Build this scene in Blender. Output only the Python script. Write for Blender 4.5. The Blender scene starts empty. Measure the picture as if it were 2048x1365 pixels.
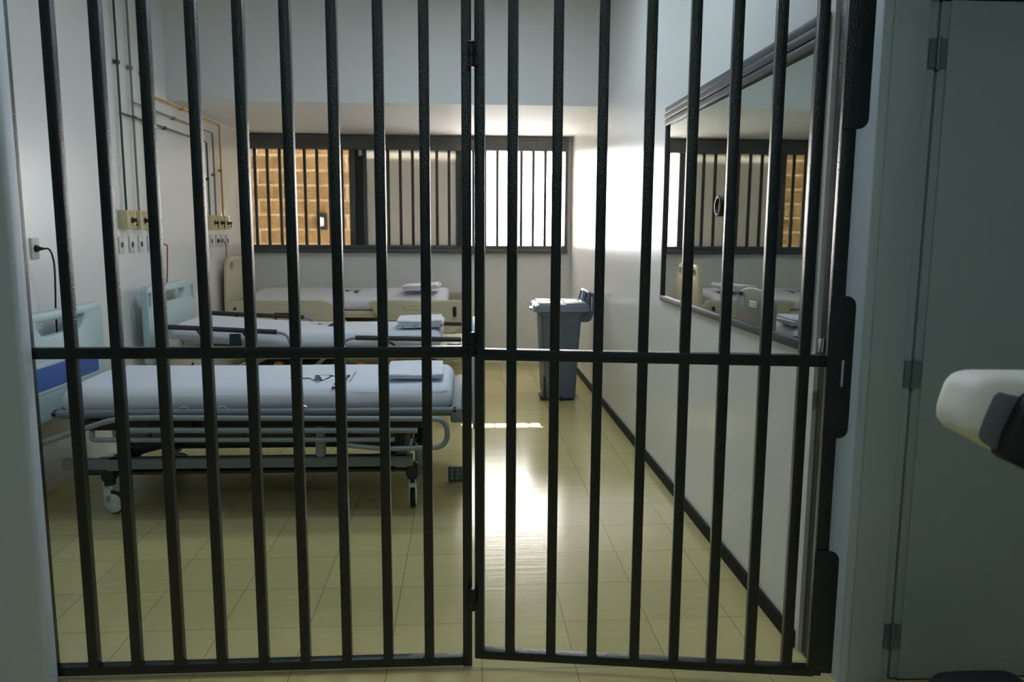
import bpy, bmesh, math, random
from mathutils import Vector, Matrix, noise
random.seed(7)
SC = bpy.context.scene
COL = SC.collection
PI = math.pi

# ---------------------------------------------------------------- materials
def lin(c):
    c /= 255.0
    return c / 12.92 if c <= 0.04045 else ((c + 0.055) / 1.055) ** 2.4
def rgb(r, g, b):
    return (lin(r), lin(g), lin(b), 1.0)

MATS = {}
def mat(name, col, rough=0.5, metal=0.0, spec=0.5, bump=0.0, bscale=60.0, var=0.0, vscale=8.0, coat=0.0):
    m = bpy.data.materials.new(name); m.use_nodes = True
    nt = m.node_tree; b = nt.nodes['Principled BSDF']
    b.inputs['Base Color'].default_value = col
    b.inputs['Roughness'].default_value = rough
    b.inputs['Metallic'].default_value = metal
    b.inputs['Specular IOR Level'].default_value = spec
    if coat: b.inputs['Coat Weight'].default_value = coat
    tc = nt.nodes.new('ShaderNodeTexCoord')
    if var:
        n = nt.nodes.new('ShaderNodeTexNoise'); n.inputs['Scale'].default_value = vscale
        n.inputs['Detail'].default_value = 5
        nt.links.new(tc.outputs['Object'], n.inputs['Vector'])
        mx = nt.nodes.new('ShaderNodeMix'); mx.data_type = 'RGBA'
        mx.inputs[6].default_value = tuple(max(0, c * (1 - var)) for c in col[:3]) + (1,)
        mx.inputs[7].default_value = tuple(min(1, c * (1 + var)) for c in col[:3]) + (1,)
        nt.links.new(n.outputs['Fac'], mx.inputs[0]); nt.links.new(mx.outputs[2], b.inputs['Base Color'])
    if bump:
        n2 = nt.nodes.new('ShaderNodeTexNoise'); n2.inputs['Scale'].default_value = bscale
        n2.inputs['Detail'].default_value = 3
        nt.links.new(tc.outputs['Object'], n2.inputs['Vector'])
        bp = nt.nodes.new('ShaderNodeBump'); bp.inputs['Strength'].default_value = bump
        bp.inputs['Distance'].default_value = 0.01
        nt.links.new(n2.outputs['Fac'], bp.inputs['Height']); nt.links.new(bp.outputs['Normal'], b.inputs['Normal'])
    MATS[name] = m
    return m

M_wall = mat('wall_paint', (0.81, 0.805, 0.79, 1), 0.30, bump=0.05, bscale=14, var=0.02, vscale=2)
M_wallr = mat('wall_paint_gloss', (0.82, 0.815, 0.80, 1), 0.27, spec=0.5, bump=0.05, bscale=9, var=0.02, vscale=2)
M_ceil = mat('ceiling_paint', (0.80, 0.785, 0.76, 1), 0.6)
M_corr = mat('corridor_paint', (0.46, 0.54, 0.60, 1), 0.45, bump=0.06, bscale=40, var=0.03, vscale=3)
M_doorp = mat('door_paint', (0.30, 0.385, 0.40, 1), 0.45, bump=0.05, bscale=50, var=0.04, vscale=2)
M_casing = mat('casing_paint', (0.36, 0.45, 0.47, 1), 0.4, bump=0.04, bscale=50, var=0.03, vscale=2)
M_bar = mat('gate_paint', (0.0065, 0.0115, 0.0140, 1), 0.30, spec=0.45, bump=0.25, bscale=160)
M_wframe = mat('window_metal', (0.085, 0.085, 0.09, 1), 0.42, bump=0.05, bscale=90)
M_wbar = mat('window_bar_metal', (0.050, 0.047, 0.045, 1), 0.4)
M_black = mat('black_plastic', (0.010, 0.010, 0.011, 1), 0.45)
M_base = mat('baseboard_black', (0.016, 0.0155, 0.016, 1), 0.6, spec=0.25, bump=0.4, bscale=40, var=0.6, vscale=25)
M_sheet = mat('white_sheet', (0.77, 0.775, 0.84, 1), 0.8, spec=0.2, bump=0.25, bscale=22)
M_ink = mat('logo_ink', (0.025, 0.026, 0.04, 1), 0.8)
M_ink2 = mat('logo_ink_faint', (0.38, 0.38, 0.42, 1), 0.8)
M_mint = mat('mint_plastic', (0.50, 0.63, 0.66, 1), 0.4, bump=0.03, bscale=200)
M_blue = mat('blue_panel', (0.045, 0.125, 0.42, 1), 0.4)
M_white = mat('white_plastic', (0.60, 0.68, 0.67, 1), 0.4)
M_cream = mat('cream_plastic', (0.62, 0.57, 0.43, 1), 0.42, bump=0.03, bscale=150)
M_creamw = mat('cream_enamel', (0.60, 0.55, 0.42, 1), 0.4, var=0.08, vscale=12)
M_fgrey = mat('foot_panel_grey', (0.23, 0.225, 0.205, 1), 0.45)
M_tube = mat('grey_enamel_tube', (0.30, 0.33, 0.34, 1), 0.38, var=0.08, vscale=15)
M_deck = mat('grey_deck_enamel', (0.21, 0.24, 0.25, 1), 0.6, var=0.08, vscale=10)
M_dark = mat('dark_steel', (0.022, 0.022, 0.022, 1), 0.5, var=0.2, vscale=10)
M_steel = mat('chrome', (0.75, 0.75, 0.76, 1), 0.15, metal=1.0)
M_pad = mat('brown_foam', (0.050, 0.043, 0.040, 1), 0.7, bump=0.2, bscale=150)
M_rubber = mat('rubber', (0.015, 0.015, 0.015, 1), 0.6)
M_orange = mat('orange_plastic', (0.62, 0.25, 0.03, 1), 0.45)
M_bin = mat('bin_blue_grey', (0.085, 0.112, 0.152, 1), 0.42, bump=0.08, bscale=120, var=0.08, vscale=6)
M_binlid = mat('bin_lid_grey', (0.15, 0.185, 0.24, 1), 0.5, bump=0.05, bscale=120)
M_green = mat('pipe_green', (0.012, 0.075, 0.035, 1), 0.35)
M_grey = mat('pipe_grey', (0.22, 0.22, 0.22, 1), 0.4)
M_yellow = mat('pipe_yellow', (0.52, 0.30, 0.04, 1), 0.4)
M_gbox = mat('gas_box_cream', (0.62, 0.54, 0.29, 1), 0.45)
M_label = mat('label_print', (0.42, 0.33, 0.07, 1), 0.6)
M_valve = mat('valve_brown', (0.05, 0.025, 0.035, 1), 0.4)
M_plate = mat('outlet_plate', (0.60, 0.60, 0.53, 1), 0.45)
M_platew = mat('outlet_plate_white', (0.66, 0.66, 0.62, 1), 0.45)
M_red = mat('cord_red', (0.42, 0.06, 0.03, 1), 0.5)
M_ocord = mat('cord_orange', (0.40, 0.16, 0.04, 1), 0.5)
M_pcord = mat('cord_plug_grey', (0.16, 0.15, 0.13, 1), 0.5)
M_ctrl = mat('control_green', (0.12, 0.175, 0.155, 1), 0.5)
M_cap = mat('device_white', (0.70, 0.72, 0.68, 1), 0.5)
M_band = mat('device_band', (0.11, 0.135, 0.15, 1), 0.5)
M_bag = mat('black_nylon', (0.008, 0.009, 0.010, 1), 0.7, bump=0.2, bscale=200)
M_pane = mat('grey_shutter_panel', (0.60, 0.60, 0.575, 1), 0.35, var=0.02, vscale=2)
M_conc = mat('concrete_light', (0.62, 0.60, 0.56, 1), 0.8, var=0.08, vscale=3)
M_hingeg = mat('hinge_steel', (0.17, 0.24, 0.25, 1), 0.3, metal=0.5)
M_brass = mat('screw_white', (0.6, 0.6, 0.6, 1), 0.4)

# mirror glass of the observation window: tinted, fully reflective
M_mirror = mat('one_way_glass', (0.52, 0.575, 0.53, 1), 0.012, metal=1.0)

def glass(name, tint, gloss=0.06):
    m = bpy.data.materials.new(name); m.use_nodes = True
    nt = m.node_tree; nt.nodes.clear()
    o = nt.nodes.new('ShaderNodeOutputMaterial'); t = nt.nodes.new('ShaderNodeBsdfTransparent')
    t.inputs['Color'].default_value = tint
    g = nt.nodes.new('ShaderNodeBsdfGlossy'); g.inputs['Roughness'].default_value = 0.02
    mx = nt.nodes.new('ShaderNodeMixShader'); mx.inputs[0].default_value = gloss
    nt.links.new(t.outputs[0], mx.inputs[1]); nt.links.new(g.outputs[0], mx.inputs[2])
    nt.links.new(mx.outputs[0], o.inputs['Surface'])
    return m
M_dimfilm = glass('dimming_film_glass', (0.235, 0.225, 0.205, 1), 0.03)  # tint added to dim the over-bright block wall seen through the pane
M_clear = glass('clear_glass', (0.94, 0.95, 0.96, 1), 0.03)

def panel_mat():
    m = mat('grey_frosted_panel', (0.62, 0.615, 0.585, 1), 0.35)
    nt = m.node_tree; b = nt.nodes['Principled BSDF']; o = nt.nodes['Material Output']
    t = nt.nodes.new('ShaderNodeBsdfTranslucent'); t.inputs['Color'].default_value = (0.62, 0.60, 0.55, 1)
    mx = nt.nodes.new('ShaderNodeMixShader'); mx.inputs[0].default_value = 0.15
    nt.links.new(b.outputs[0], mx.inputs[1]); nt.links.new(t.outputs[0], mx.inputs[2]); nt.links.new(mx.outputs[0], o.inputs['Surface'])
    return m
M_pane = panel_mat()
def emit(name, col, s):
    m = bpy.data.materials.new(name); m.use_nodes = True
    nt = m.node_tree; nt.nodes.clear()
    o = nt.nodes.new('ShaderNodeOutputMaterial'); e = nt.nodes.new('ShaderNodeEmission')
    e.inputs['Color'].default_value = col; e.inputs['Strength'].default_value = s
    nt.links.new(e.outputs[0], o.inputs['Surface']); return m
M_lampglow = emit('outdoor_lamp_glow', (1, 0.97, 0.9, 1), 30)

def floor_mat():
    m = mat('vinyl_floor', (0.40, 0.345, 0.19, 1), 0.2)
    nt = m.node_tree; b = nt.nodes['Principled BSDF']; N = nt.nodes.new; L = nt.links.new
    tc = N('ShaderNodeTexCoord'); sep = N('ShaderNodeSeparateXYZ'); L(tc.outputs['Object'], sep.inputs[0])
    T = 0.305
    def math_(op, a, bv=None, c=None):
        n = N('ShaderNodeMath'); n.operation = op
        for i, v in enumerate((a, bv, c)):
            if v is None: continue
            if isinstance(v, (int, float)): n.inputs[i].default_value = v
            else: L(v, n.inputs[i])
        return n.outputs[0]
    def joint(axis, off):
        u = math_('DIVIDE', math_('SUBTRACT', sep.outputs[axis], off), T)
        f = math_('FRACT', u)
        d = math_('ABSOLUTE', math_('SUBTRACT', f, 0.5))
        return math_('GREATER_THAN', d, 0.5 - 0.0016 / T), math_('FLOOR', u)
    jx, ix = joint(0, 0.358 - 10 * T); jy, iy = joint(1, 2.957 - 20 * T)
    j = math_('MAXIMUM', jx, jy)
    wn = N('ShaderNodeTexWhiteNoise'); wn.noise_dimensions = '2D'
    cb = N('ShaderNodeCombineXYZ'); L(ix, cb.inputs[0]); L(iy, cb.inputs[1]); L(cb.outputs[0], wn.inputs['Vector'])
    # streaky marbling inside every tile
    mp = N('ShaderNodeMapping'); mp.inputs['Scale'].default_value = (2.0, 30.0, 1)
    L(tc.outputs['Object'], mp.inputs[0])
    ns = N('ShaderNodeTexNoise'); ns.inputs['Scale'].default_value = 1.4; ns.inputs['Detail'].default_value = 6
    L(mp.outputs[0], ns.inputs['Vector'])
    big = N('ShaderNodeTexNoise'); big.inputs['Scale'].default_value = 1.1; big.inputs['Detail'].default_value = 4
    L(tc.outputs['Object'], big.inputs['Vector'])
    v = math_('ADD', math_('MULTIPLY', wn.outputs['Value'], 0.10), math_('ADD', math_('MULTIPLY', ns.outputs['Fac'], 0.22), math_('MULTIPLY', big.outputs['Fac'], 0.18)))
    mul = math_('ADD', v, 0.75)
    col = N('ShaderNodeMix'); col.data_type = 'RGBA'; col.blend_type = 'MULTIPLY'; col.inputs[0].default_value = 1
    col.inputs[6].default_value = (0.56, 0.485, 0.225, 1)
    cc = N('ShaderNodeCombineColor'); L(mul, cc.inputs[0]); L(mul, cc.inputs[1]); L(mul, cc.inputs[2]); L(cc.outputs[0], col.inputs[7])
    fin = N('ShaderNodeMix'); fin.data_type = 'RGBA'; L(math_('MULTIPLY', j, 0.6), fin.inputs[0])
    L(col.outputs[2], fin.inputs[6]); fin.inputs[7].default_value = (0.10, 0.085, 0.05, 1)
    L(fin.outputs[2], b.inputs['Base Color'])
    b.inputs['Specular IOR Level'].default_value = 0.2
    rr = math_('ADD', math_('MULTIPLY', big.outputs['Fac'], 0.10), 0.13)
    L(rr, b.inputs['Roughness'])
    bp = N('ShaderNodeBump'); bp.inputs['Strength'].default_value = 0.06; bp.inputs['Distance'].default_value = 0.01
    L(ns.outputs['Fac'], bp.inputs['Height']); L(bp.outputs['Normal'], b.inputs['Normal'])
    return m
M_floor = floor_mat()

def block_mat():
    m = mat('orange_block', (0.5,.33,.14,1), 0.9)
    nt = m.node_tree; b = nt.nodes['Principled BSDF']; N = nt.nodes.new; L = nt.links.new
    tc = N('ShaderNodeTexCoord'); sp_ = N('ShaderNodeSeparateXYZ'); L(tc.outputs['Object'], sp_.inputs[0]); mp = N('ShaderNodeCombineXYZ'); L(sp_.outputs[0], mp.inputs[0]); L(sp_.outputs[2], mp.inputs[1])
    br = N('ShaderNodeTexBrick'); br.offset = 0.5
    br.inputs['Color1'].default_value = (0.56, 0.37, 0.17, 1); br.inputs['Color2'].default_value = (0.46, 0.30, 0.135, 1)
    br.inputs['Mortar'].default_value = (0.95, 0.80, 0.58, 1); br.inputs['Scale'].default_value = 1
    br.inputs['Mortar Size'].default_value = 0.016; br.inputs['Brick Width'].default_value = 0.8; br.inputs['Row Height'].default_value = 0.2
    L(mp.outputs[0], br.inputs['Vector'])
    n = N('ShaderNodeTexNoise'); n.inputs['Scale'].default_value = 5; n.inputs['Detail'].default_value = 8; n.inputs['Roughness'].default_value = 0.8
    L(tc.outputs['Object'], n.inputs['Vector'])
    rp = N('ShaderNodeValToRGB'); rp.color_ramp.elements[0].position = 0.36; rp.color_ramp.elements[0].color = (0.60, 0.56, 0.52, 1)
    rp.color_ramp.elements[1].position = 0.62; rp.color_ramp.elements[1].color = (1.15, 1.15, 1.15, 1)
    L(n.outputs['Fac'], rp.inputs[0])
    mx = N('ShaderNodeMix'); mx.data_type = 'RGBA'; mx.blend_type = 'MULTIPLY'; mx.inputs[0].default_value = 1
    L(br.outputs['Color'], mx.inputs[6]); L(rp.outputs[0], mx.inputs[7]); L(mx.outputs[2], b.inputs['Base Color'])
    return m
M_block = block_mat()

# ---------------------------------------------------------------- mesh builder
class MB:
    def __init__(s): s.bm = bmesh.new()
    def box(s, x0, y0, z0, x1, y1, z1, bev=0.0, seg=2):
        bm = s.bm
        vs = [bm.verts.new(p) for p in ((x0,y0,z0),(x1,y0,z0),(x1,y1,z0),(x0,y1,z0),(x0,y0,z1),(x1,y0,z1),(x1,y1,z1),(x0,y1,z1))]
        fs = [bm.faces.new([vs[i] for i in f]) for f in ((0,3,2,1),(4,5,6,7),(0,1,5,4),(1,2,6,5),(2,3,7,6),(3,0,4,7))]
        if bev:
            es = list({e for f in fs for e in f.edges})
            bmesh.ops.bevel(bm, geom=es, offset=bev, segments=seg, affect='EDGES', profile=0.5)
        return s
    def obox(s, c, ax, ay, az, hx, hy, hz, bev=0.0):
        """oriented box: centre, unit axes, half sizes"""
        m = MB(); m.box(-hx, -hy, -hz, hx, hy, hz, bev)
        M = Matrix((Vector(ax), Vector(ay), Vector(az))).transposed().to_4x4(); M.translation = Vector(c)
        s.add(m, M); return s
    def add(s, other, M=None):
        if M is not None: other.bm.transform(M)
        me = bpy.data.meshes.new('tmp'); other.bm.to_mesh(me); s.bm.from_mesh(me); bpy.data.meshes.remove(me); other.bm.free()
        return s
    def tube(s, pts, r, n=10, fillet=0.0, fseg=5, cap=True):
        pts = [Vector(p) for p in pts]
        if fillet and len(pts) > 2:
            out = [pts[0]]
            for a, b, c in zip(pts, pts[1:], pts[2:]):
                d1, d2 = (a - b), (c - b); f = min(fillet, d1.length * .48, d2.length * .48)
                p1, p2 = b + d1.normalized() * f, b + d2.normalized() * f
                for k in range(fseg + 1):
                    t = k / fseg
                    out.append(p1 * (1 - t) ** 2 + b * 2 * t * (1 - t) + p2 * t * t)
            out.append(pts[-1]); pts = out
        bm = s.bm; rings = []; up = None
        for i, p in enumerate(pts):
            d = (pts[min(i + 1, len(pts) - 1)] - pts[max(i - 1, 0)]).normalized()
            if up is None:
                up = Vector((0, 0, 1)) if abs(d.z) < .9 else Vector((1, 0, 0))
            u = (up - d * up.dot(d))
            u = u.normalized() if u.length > 1e-6 else d.orthogonal().normalized()
            v = d.cross(u); up = u
            rr = r[i] if isinstance(r, (list, tuple)) else r
            rings.append([bm.verts.new(p + (u * math.cos(2*PI*k/n) + v * math.sin(2*PI*k/n)) * rr) for k in range(n)])
        for A, B in zip(rings, rings[1:]):
            for k in range(n): bm.faces.new((A[k], A[(k+1) % n], B[(k+1) % n], B[k]))
        if cap:
            bm.faces.new(rings[0][::-1]); bm.faces.new(rings[-1])
        return s
    def cyl(s, a, b, r, n=16, r2=None):
        return s.tube([a, b], [r, r2 if r2 is not None else r], n)
    def lathe(s, c, axis, prof, n=24):
        """prof: (distance along axis, radius)"""
        ax = Vector(axis).normalized(); u = ax.orthogonal().normalized(); v = ax.cross(u); c = Vector(c); bm = s.bm
        rings = []
        for h, r in prof:
            if r < 1e-5: rings.append([bm.verts.new(c + ax * h)])
            else: rings.append([bm.verts.new(c + ax * h + (u * math.cos(2*PI*k/n) + v * math.sin(2*PI*k/n)) * r) for k in range(n)])
        for A, B in zip(rings, rings[1:]):
            for k in range(n):
                k2 = (k + 1) % n
                if len(A) == 1 and len(B) == 1: continue
                if len(A) == 1: bm.faces.new((A[0], B[k2], B[k]))
                elif len(B) == 1: bm.faces.new((A[k], A[k2], B[0]))
                else: bm.faces.new((A[k], A[k2], B[k2], B[k]))
        for R_, f in ((rings[0], -1), (rings[-1], 1)):
            if len(R_) > 1: bm.faces.new(R_[::f])
        return s
    def loft(s, rings, cap=True):
        bm = s.bm; R_ = [[bm.verts.new(p) for p in r] for r in rings]; n = len(R_[0])
        for A, B in zip(R_, R_[1:]):
            for k in range(n): bm.faces.new((A[k], A[(k+1) % n], B[(k+1) % n], B[k]))
        if cap: bm.faces.new(R_[0][::-1]); bm.faces.new(R_[-1])
        return s
    def rbox(s, x0, y0, z0, x1, y1, z1, r, n=(6, 6, 2), k=4, fn=None):
        """soft rounded box; fn deforms the points"""
        c = Vector(((x0+x1)/2, (y0+y1)/2, (z0+z1)/2)); h = Vector(((x1-x0)/2, (y1-y0)/2, (z1-z0)/2))
        rr = [min(r, h[i] * .999) for i in range(3)]
        ticks = []
        for i in range(3):
            t = [-h[i] + rr[i] * (1 - math.cos(PI/2 * j / k)) for j in range(k)]
            inner = [-(h[i]-rr[i]) + 2*(h[i]-rr[i]) * j / n[i] for j in range(n[i] + 1)]
            t = t + inner + [-v for v in reversed(t)]
            ticks.append(t)
        cache = {}; bm = s.bm
        rm = min(rr)
        def V(p):
            key = tuple(round(v, 6) for v in p)
            if key in cache: return cache[key]
            q = Vector([max(-(h[i]-rr[i]), min(h[i]-rr[i], p[i])) for i in range(3)])
            d = Vector([(p[i]-q[i]) / rr[i] for i in range(3)])
            if d.length > 1e-9:
                d.normalize(); q = q + Vector([d[i] * rr[i] for i in range(3)])
            q = q + c
            if fn: q = fn(q)
            cache[key] = bm.verts.new(q); return cache[key]
        for a in range(3):
            b_, c_ = (a + 1) % 3, (a + 2) % 3
            for sg in (-1, 1):
                for i in range(len(ticks[b_]) - 1):
                    for j in range(len(ticks[c_]) - 1):
                        def P(i_, j_):
                            p = [0, 0, 0]; p[a] = sg * h[a]; p[b_] = ticks[b_][i_]; p[c_] = ticks[c_][j_]; return V(p)
                        f = [P(i, j), P(i+1, j), P(i+1, j+1), P(i, j+1)]
                        if sg < 0: f.reverse()
                        f2 = []
                        for v in f:
                            if v not in f2: f2.append(v)
                        if len(f2) >= 3:
                            try: bm.faces.new(f2)
                            except ValueError: pass
        return s
    def plate(s, outer, holes, thick, bev=0.0, M=None):
        """polygon (with holes) in XY, extruded +-thick/2 along Z, bevelled"""
        cu = bpy.data.curves.new('tmp', 'CURVE'); cu.dimensions = '2D'; cu.fill_mode = 'BOTH'
        for pl in [outer] + list(holes):
            sp = cu.splines.new('POLY'); sp.points.add(len(pl) - 1); sp.use_cyclic_u = True
            for p, q in zip(sp.points, pl): p.co = (q[0], q[1], 0, 1)
        cu.extrude = thick / 2 - bev; cu.bevel_depth = bev; cu.bevel_resolution = 2; cu.offset = -bev
        o = bpy.data.objects.new('tmp', cu); COL.objects.link(o)
        dg = bpy.context.evaluated_depsgraph_get(); dg.update()
        me = bpy.data.meshes.new_from_object(o.evaluated_get(dg), depsgraph=dg)
        if M is not None: me.transform(M)
        s.bm.from_mesh(me); bpy.data.meshes.remove(me); bpy.data.objects.remove(o); bpy.data.curves.remove(cu)
        return s
    def build(s, name, m, parent=None, smooth=True, ang=32, loc=None):
        bm = s.bm
        bmesh.ops.remove_doubles(bm, verts=bm.verts, dist=1e-6)
        bmesh.ops.recalc_face_normals(bm, faces=bm.faces)
        if smooth:
            for f in bm.faces: f.smooth = True
            for e in bm.edges:
                e.smooth = not (len(e.link_faces) == 2 and e.calc_face_angle(0) > math.radians(ang))
        me = bpy.data.meshes.new(name); bm.to_mesh(me); bm.free()
        me.materials.append(m)
        o = bpy.data.objects.new(name, me); COL.objects.link(o)
        if parent: o.parent = parent
        if loc: o.location = loc
        return o

def rrect(x0, y0, x1, y1, r, n=6):
    pts = []
    rs = r if isinstance(r, (list, tuple)) else (r, r, r, r)      # bl, br, tr, tl
    for (cx, cy, a0, rad) in ((x0 + rs[0], y0 + rs[0], PI, rs[0]), (x1 - rs[1], y0 + rs[1], 1.5*PI, rs[1]), (x1 - rs[2], y1 - rs[2], 0, rs[2]), (x0 + rs[3], y1 - rs[3], .5*PI, rs[3])):
        for k in range(n + 1):
            a = a0 + PI/2 * k / n; pts.append((cx + rad * math.cos(a), cy + rad * math.sin(a)))
    return pts
def round_poly(pts, r, n=5):
    out = []; L = len(pts)
    for i in range(L):
        a, b, c = (Vector((*pts[(i+d) % L], 0)) for d in (-1, 0, 1))
        rad = r[i] if isinstance(r, (list, tuple)) else r
        d1, d2 = a - b, c - b; f = min(rad, d1.length*.49, d2.length*.49)
        p1, p2 = b + d1.normalized()*f, b + d2.normalized()*f
        for k in range(n + 1):
            t = k / n; q = p1*(1-t)**2 + b*2*t*(1-t) + p2*t*t; out.append((q.x, q.y))
    return out
# plate XY -> world planes
YZ = Matrix(((0,0,1,0),(1,0,0,0),(0,1,0,0),(0,0,0,1)))     # plate x->y, y->z, thickness->x
XZ = Matrix(((1,0,0,0),(0,0,1,0),(0,1,0,0),(0,0,0,1)))     # plate x->x, y->z, thickness->y
def T(x, y, z): return Matrix.Translation((x, y, z))

def tag(o, label=None, cat=None, group=None, kind=None):
    if label: o['label'] = label
    if cat: o['category'] = cat
    if group: o['group'] = group
    if kind: o['kind'] = kind
    return o
def thing(name, label, cat, loc=(0, 0, 0), rz=0, group=None, kind=None):
    o = bpy.data.objects.new(name, None); o.empty_display_size = .1; COL.objects.link(o)
    o.location = loc; o.rotation_euler = (0, 0, rz)
    return tag(o, label, cat, group, kind)
def children(o): return [c for c in bpy.data.objects if c.parent == o]
def dup(o, parent=None):
    c = o.copy(); COL.objects.link(c); c.parent = parent
    for ch in children(o): dup(ch, c)
    return c
def dup_at(o, loc, label, group=None):
    kids = {}
    c = dup(o); c.location = loc; c['label'] = label
    if group: c['group'] = group
    return c

# ---------------------------------------------------------------- room dimensions
XL, XR, YB = -2.227, 1.12, 8.271      # left wall, right wall, back wall
YG = 2.351                            # gate plane
ZC = 3.15                             # ceiling
YS, ZS = 6.205, 2.362                 # beam plane, lowered ceiling
def S(o, label, cat): return tag(o, label, cat, None, 'structure')

S(MB().box(-3.4, -2.0, -0.1, 2.6, YB + 0.25, 0).build('floor', M_floor), 'olive beige vinyl tile floor of the ward, shiny with window glare', 'floor')
S(MB().box(XL - .3, 2.48, ZC, XR + .3, YS + .1, ZC + .1).build('ceiling', M_ceil), 'white ceiling over the front of the ward', 'ceiling')
S(MB().box(XL, YS, ZS, XR, YB, ZC).build('ceiling_back', M_ceil), 'lowered cream ceiling with deep beam face above the barred window', 'ceiling')
S(MB().box(XL - .25, 2.2, 0, XL, YB + .25, ZC + .1).build('wall_left', M_wall), 'white left wall behind the bed heads with pipes and sockets', 'wall')
# right wall with the opening of the observation window left as a recess
S(MB().box(XR, 2.41, 0, XR + .25, YB + .25, ZC + .1).build('wall_right', M_wallr), 'white glossy right wall carrying the dark framed observation window', 'wall')
S(MB().box(XL, YB, 0, XR, YB + .22, 1.165).build('wall_back', M_wall), 'cream back wall under the barred window', 'wall')
S(MB().box(XL - .25, YB, ZS, XR + .25, YB + .22, ZC + .1).build('wall_back_upper', M_wall), 'strip of back wall over the barred window', 'wall')
# corridor side
m = MB(); m.plate(round_poly([(-3.4, 2.29), (-1.266, 2.29), (-1.266, 2.345), (-3.4, 2.345)], [0.001, 0.014, 0.003, 0.001]), [], 3.25, 0, T(0, 0, 1.625))
S(m.build('wall_front_left', M_corr), 'grey corridor wall end with rounded corner left of the gate', 'wall')
m = MB(); m.plate(round_poly([(1.163, 2.20), (1.188, 2.20), (1.188, 2.43), (1.163, 2.43)], [0.012, 0.001, 0.001, 0.001]), [], 3.25, 0, T(0, 0, 1.625))
S(m.build('wall_front_right', M_corr), 'narrow pale wall strip between the gate lock plates and the grey door casing', 'wall')
S(MB().box(1.37, 2.44, 0, 2.7, 2.52, 3.25).build('door_light_stop', M_corr), 'unseen panel added behind the grey door to keep sky light out of its gap', 'wall')  # unseen light stop, added so no sky shines through the door gap
S(MB().box(2.36, 2.205, 0, 3.0, 2.42, 3.25).build('wall_corridor_right', M_corr), 'corridor wall beyond the grey door', 'wall')
S(MB().box(1.188, 2.205, 2.13, 2.42, 2.42, 3.25).build('wall_over_door', M_corr), 'corridor wall over the grey door', 'wall')
S(MB().box(-3.4, 2.33, 2.50, XR + .3, 2.50, 3.25).build('wall_front_upper', M_corr), 'wall over the barred gate', 'wall')
S(MB().box(-3.4, -2.0, 3.15, 2.6, 2.2, 3.25).build('ceiling_corridor', M_ceil), 'corridor ceiling in front of the gate', 'ceiling')
S(MB().box(-3.5, -2.1, 0, 2.7, -2.0, 3.25).build('wall_corridor_back', M_corr), 'corridor wall behind the viewer', 'wall')
S(MB().box(-3.5, -2.0, 0, -3.4, 2.33, 3.25).build('wall_corridor_end', M_corr), 'left end wall of the corridor', 'wall')
S(MB().box(2.6, -2.0, 0, 2.7, 2.205, 3.25).build('wall_corridor_side', M_corr), 'right end wall of the corridor', 'wall')
S(MB().box(XR - .012, 2.43, 0, XR, YB, .062, .003).build('baseboard_right', M_base), 'scuffed black skirting along the foot of the right wall', 'skirting')
S(MB().box(XR - .043, YB - .001, 1.165, XR, YB + .22, ZS).build('wall_back_side', M_wallr), 'narrow white wall strip at the right end of the barred window', 'wall')

# ---------------------------------------------------------------- barred window (back wall)
w = thing('window_1', 'wide barred window filling the back wall under the lowered ceiling', 'window', (0, YB, 1.165), kind='structure')
wx0, wx1 = XL + .012, XR - .042
fr = MB()
fr.box(wx0, -.075, 1.048, wx1, .06, 1.193, .006)       # head, in local z
fr.box(wx0, -.085, 0, wx1, .06, .045, .006)            # sill lip
fr.box(wx0, -.055, .045, wx1, .06, .082, .004)
fr.box(wx0, -.05, .07, wx0 + .035, .06, 1.06, .004)
fr.box(wx1 - .03, -.05, .07, wx1, .06, 1.06, .004)
fr.box(wx0, -.083, 1.155, wx1, -.07, 1.19, .004)
fr.build('frame', M_wframe, w)
def wpost(x0, x1, y0, y1): return MB().box(x0, y0, .078, x1, y1, 1.05, .003)
wpost(-1.178, -1.120, -.012, .05).build('sash_stile', M_wframe, w)
wpost(-1.036, -1.000, -.012, .05).build('sash_stile', M_wframe, w)
wpost(-.085, -.035, -.012, .05).build('sash_stile', M_wframe, w)
MB().box(-1.120, .012, .078, -1.036, .03, 1.05).build('dark_strip', M_black, w)
tag(MB().box(-1.080, .004, .99, -1.040, .012, 1.05, .002).build('latch_tag', M_platew, w), 'small pale square tag at the top of the dark strip')
MB().box(wx0 + .03, .028, .078, -1.178, .034, 1.05).build('dimmed_pane', M_dimfilm, w)  # left pane, its tint added to tone down the daylight outside
MB().box(-1.0, .020, .078, -.085, .034, 1.05).build('shutter_panel', M_pane, w)
MB().box(-.035, .028, .078, wx1 - .03, .034, 1.05).build('clear_pane', M_clear, w)
bmesh_bar = None
x = -2.117 ; n = 0
xs = [-2.117 + .1245 * k for k in range(8)] + [-.902 + .1245 * k for k in range(16)]
for x in xs:
    if bmesh_bar is None:
        b = MB().box(-.0145, -.046, .078, .0145, -.02, 1.052, .003).build('bar', M_wbar, w); bmesh_bar = b
    else:
        b = bmesh_bar.copy(); COL.objects.link(b)
    b.location = (x, 0, 0)

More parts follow.
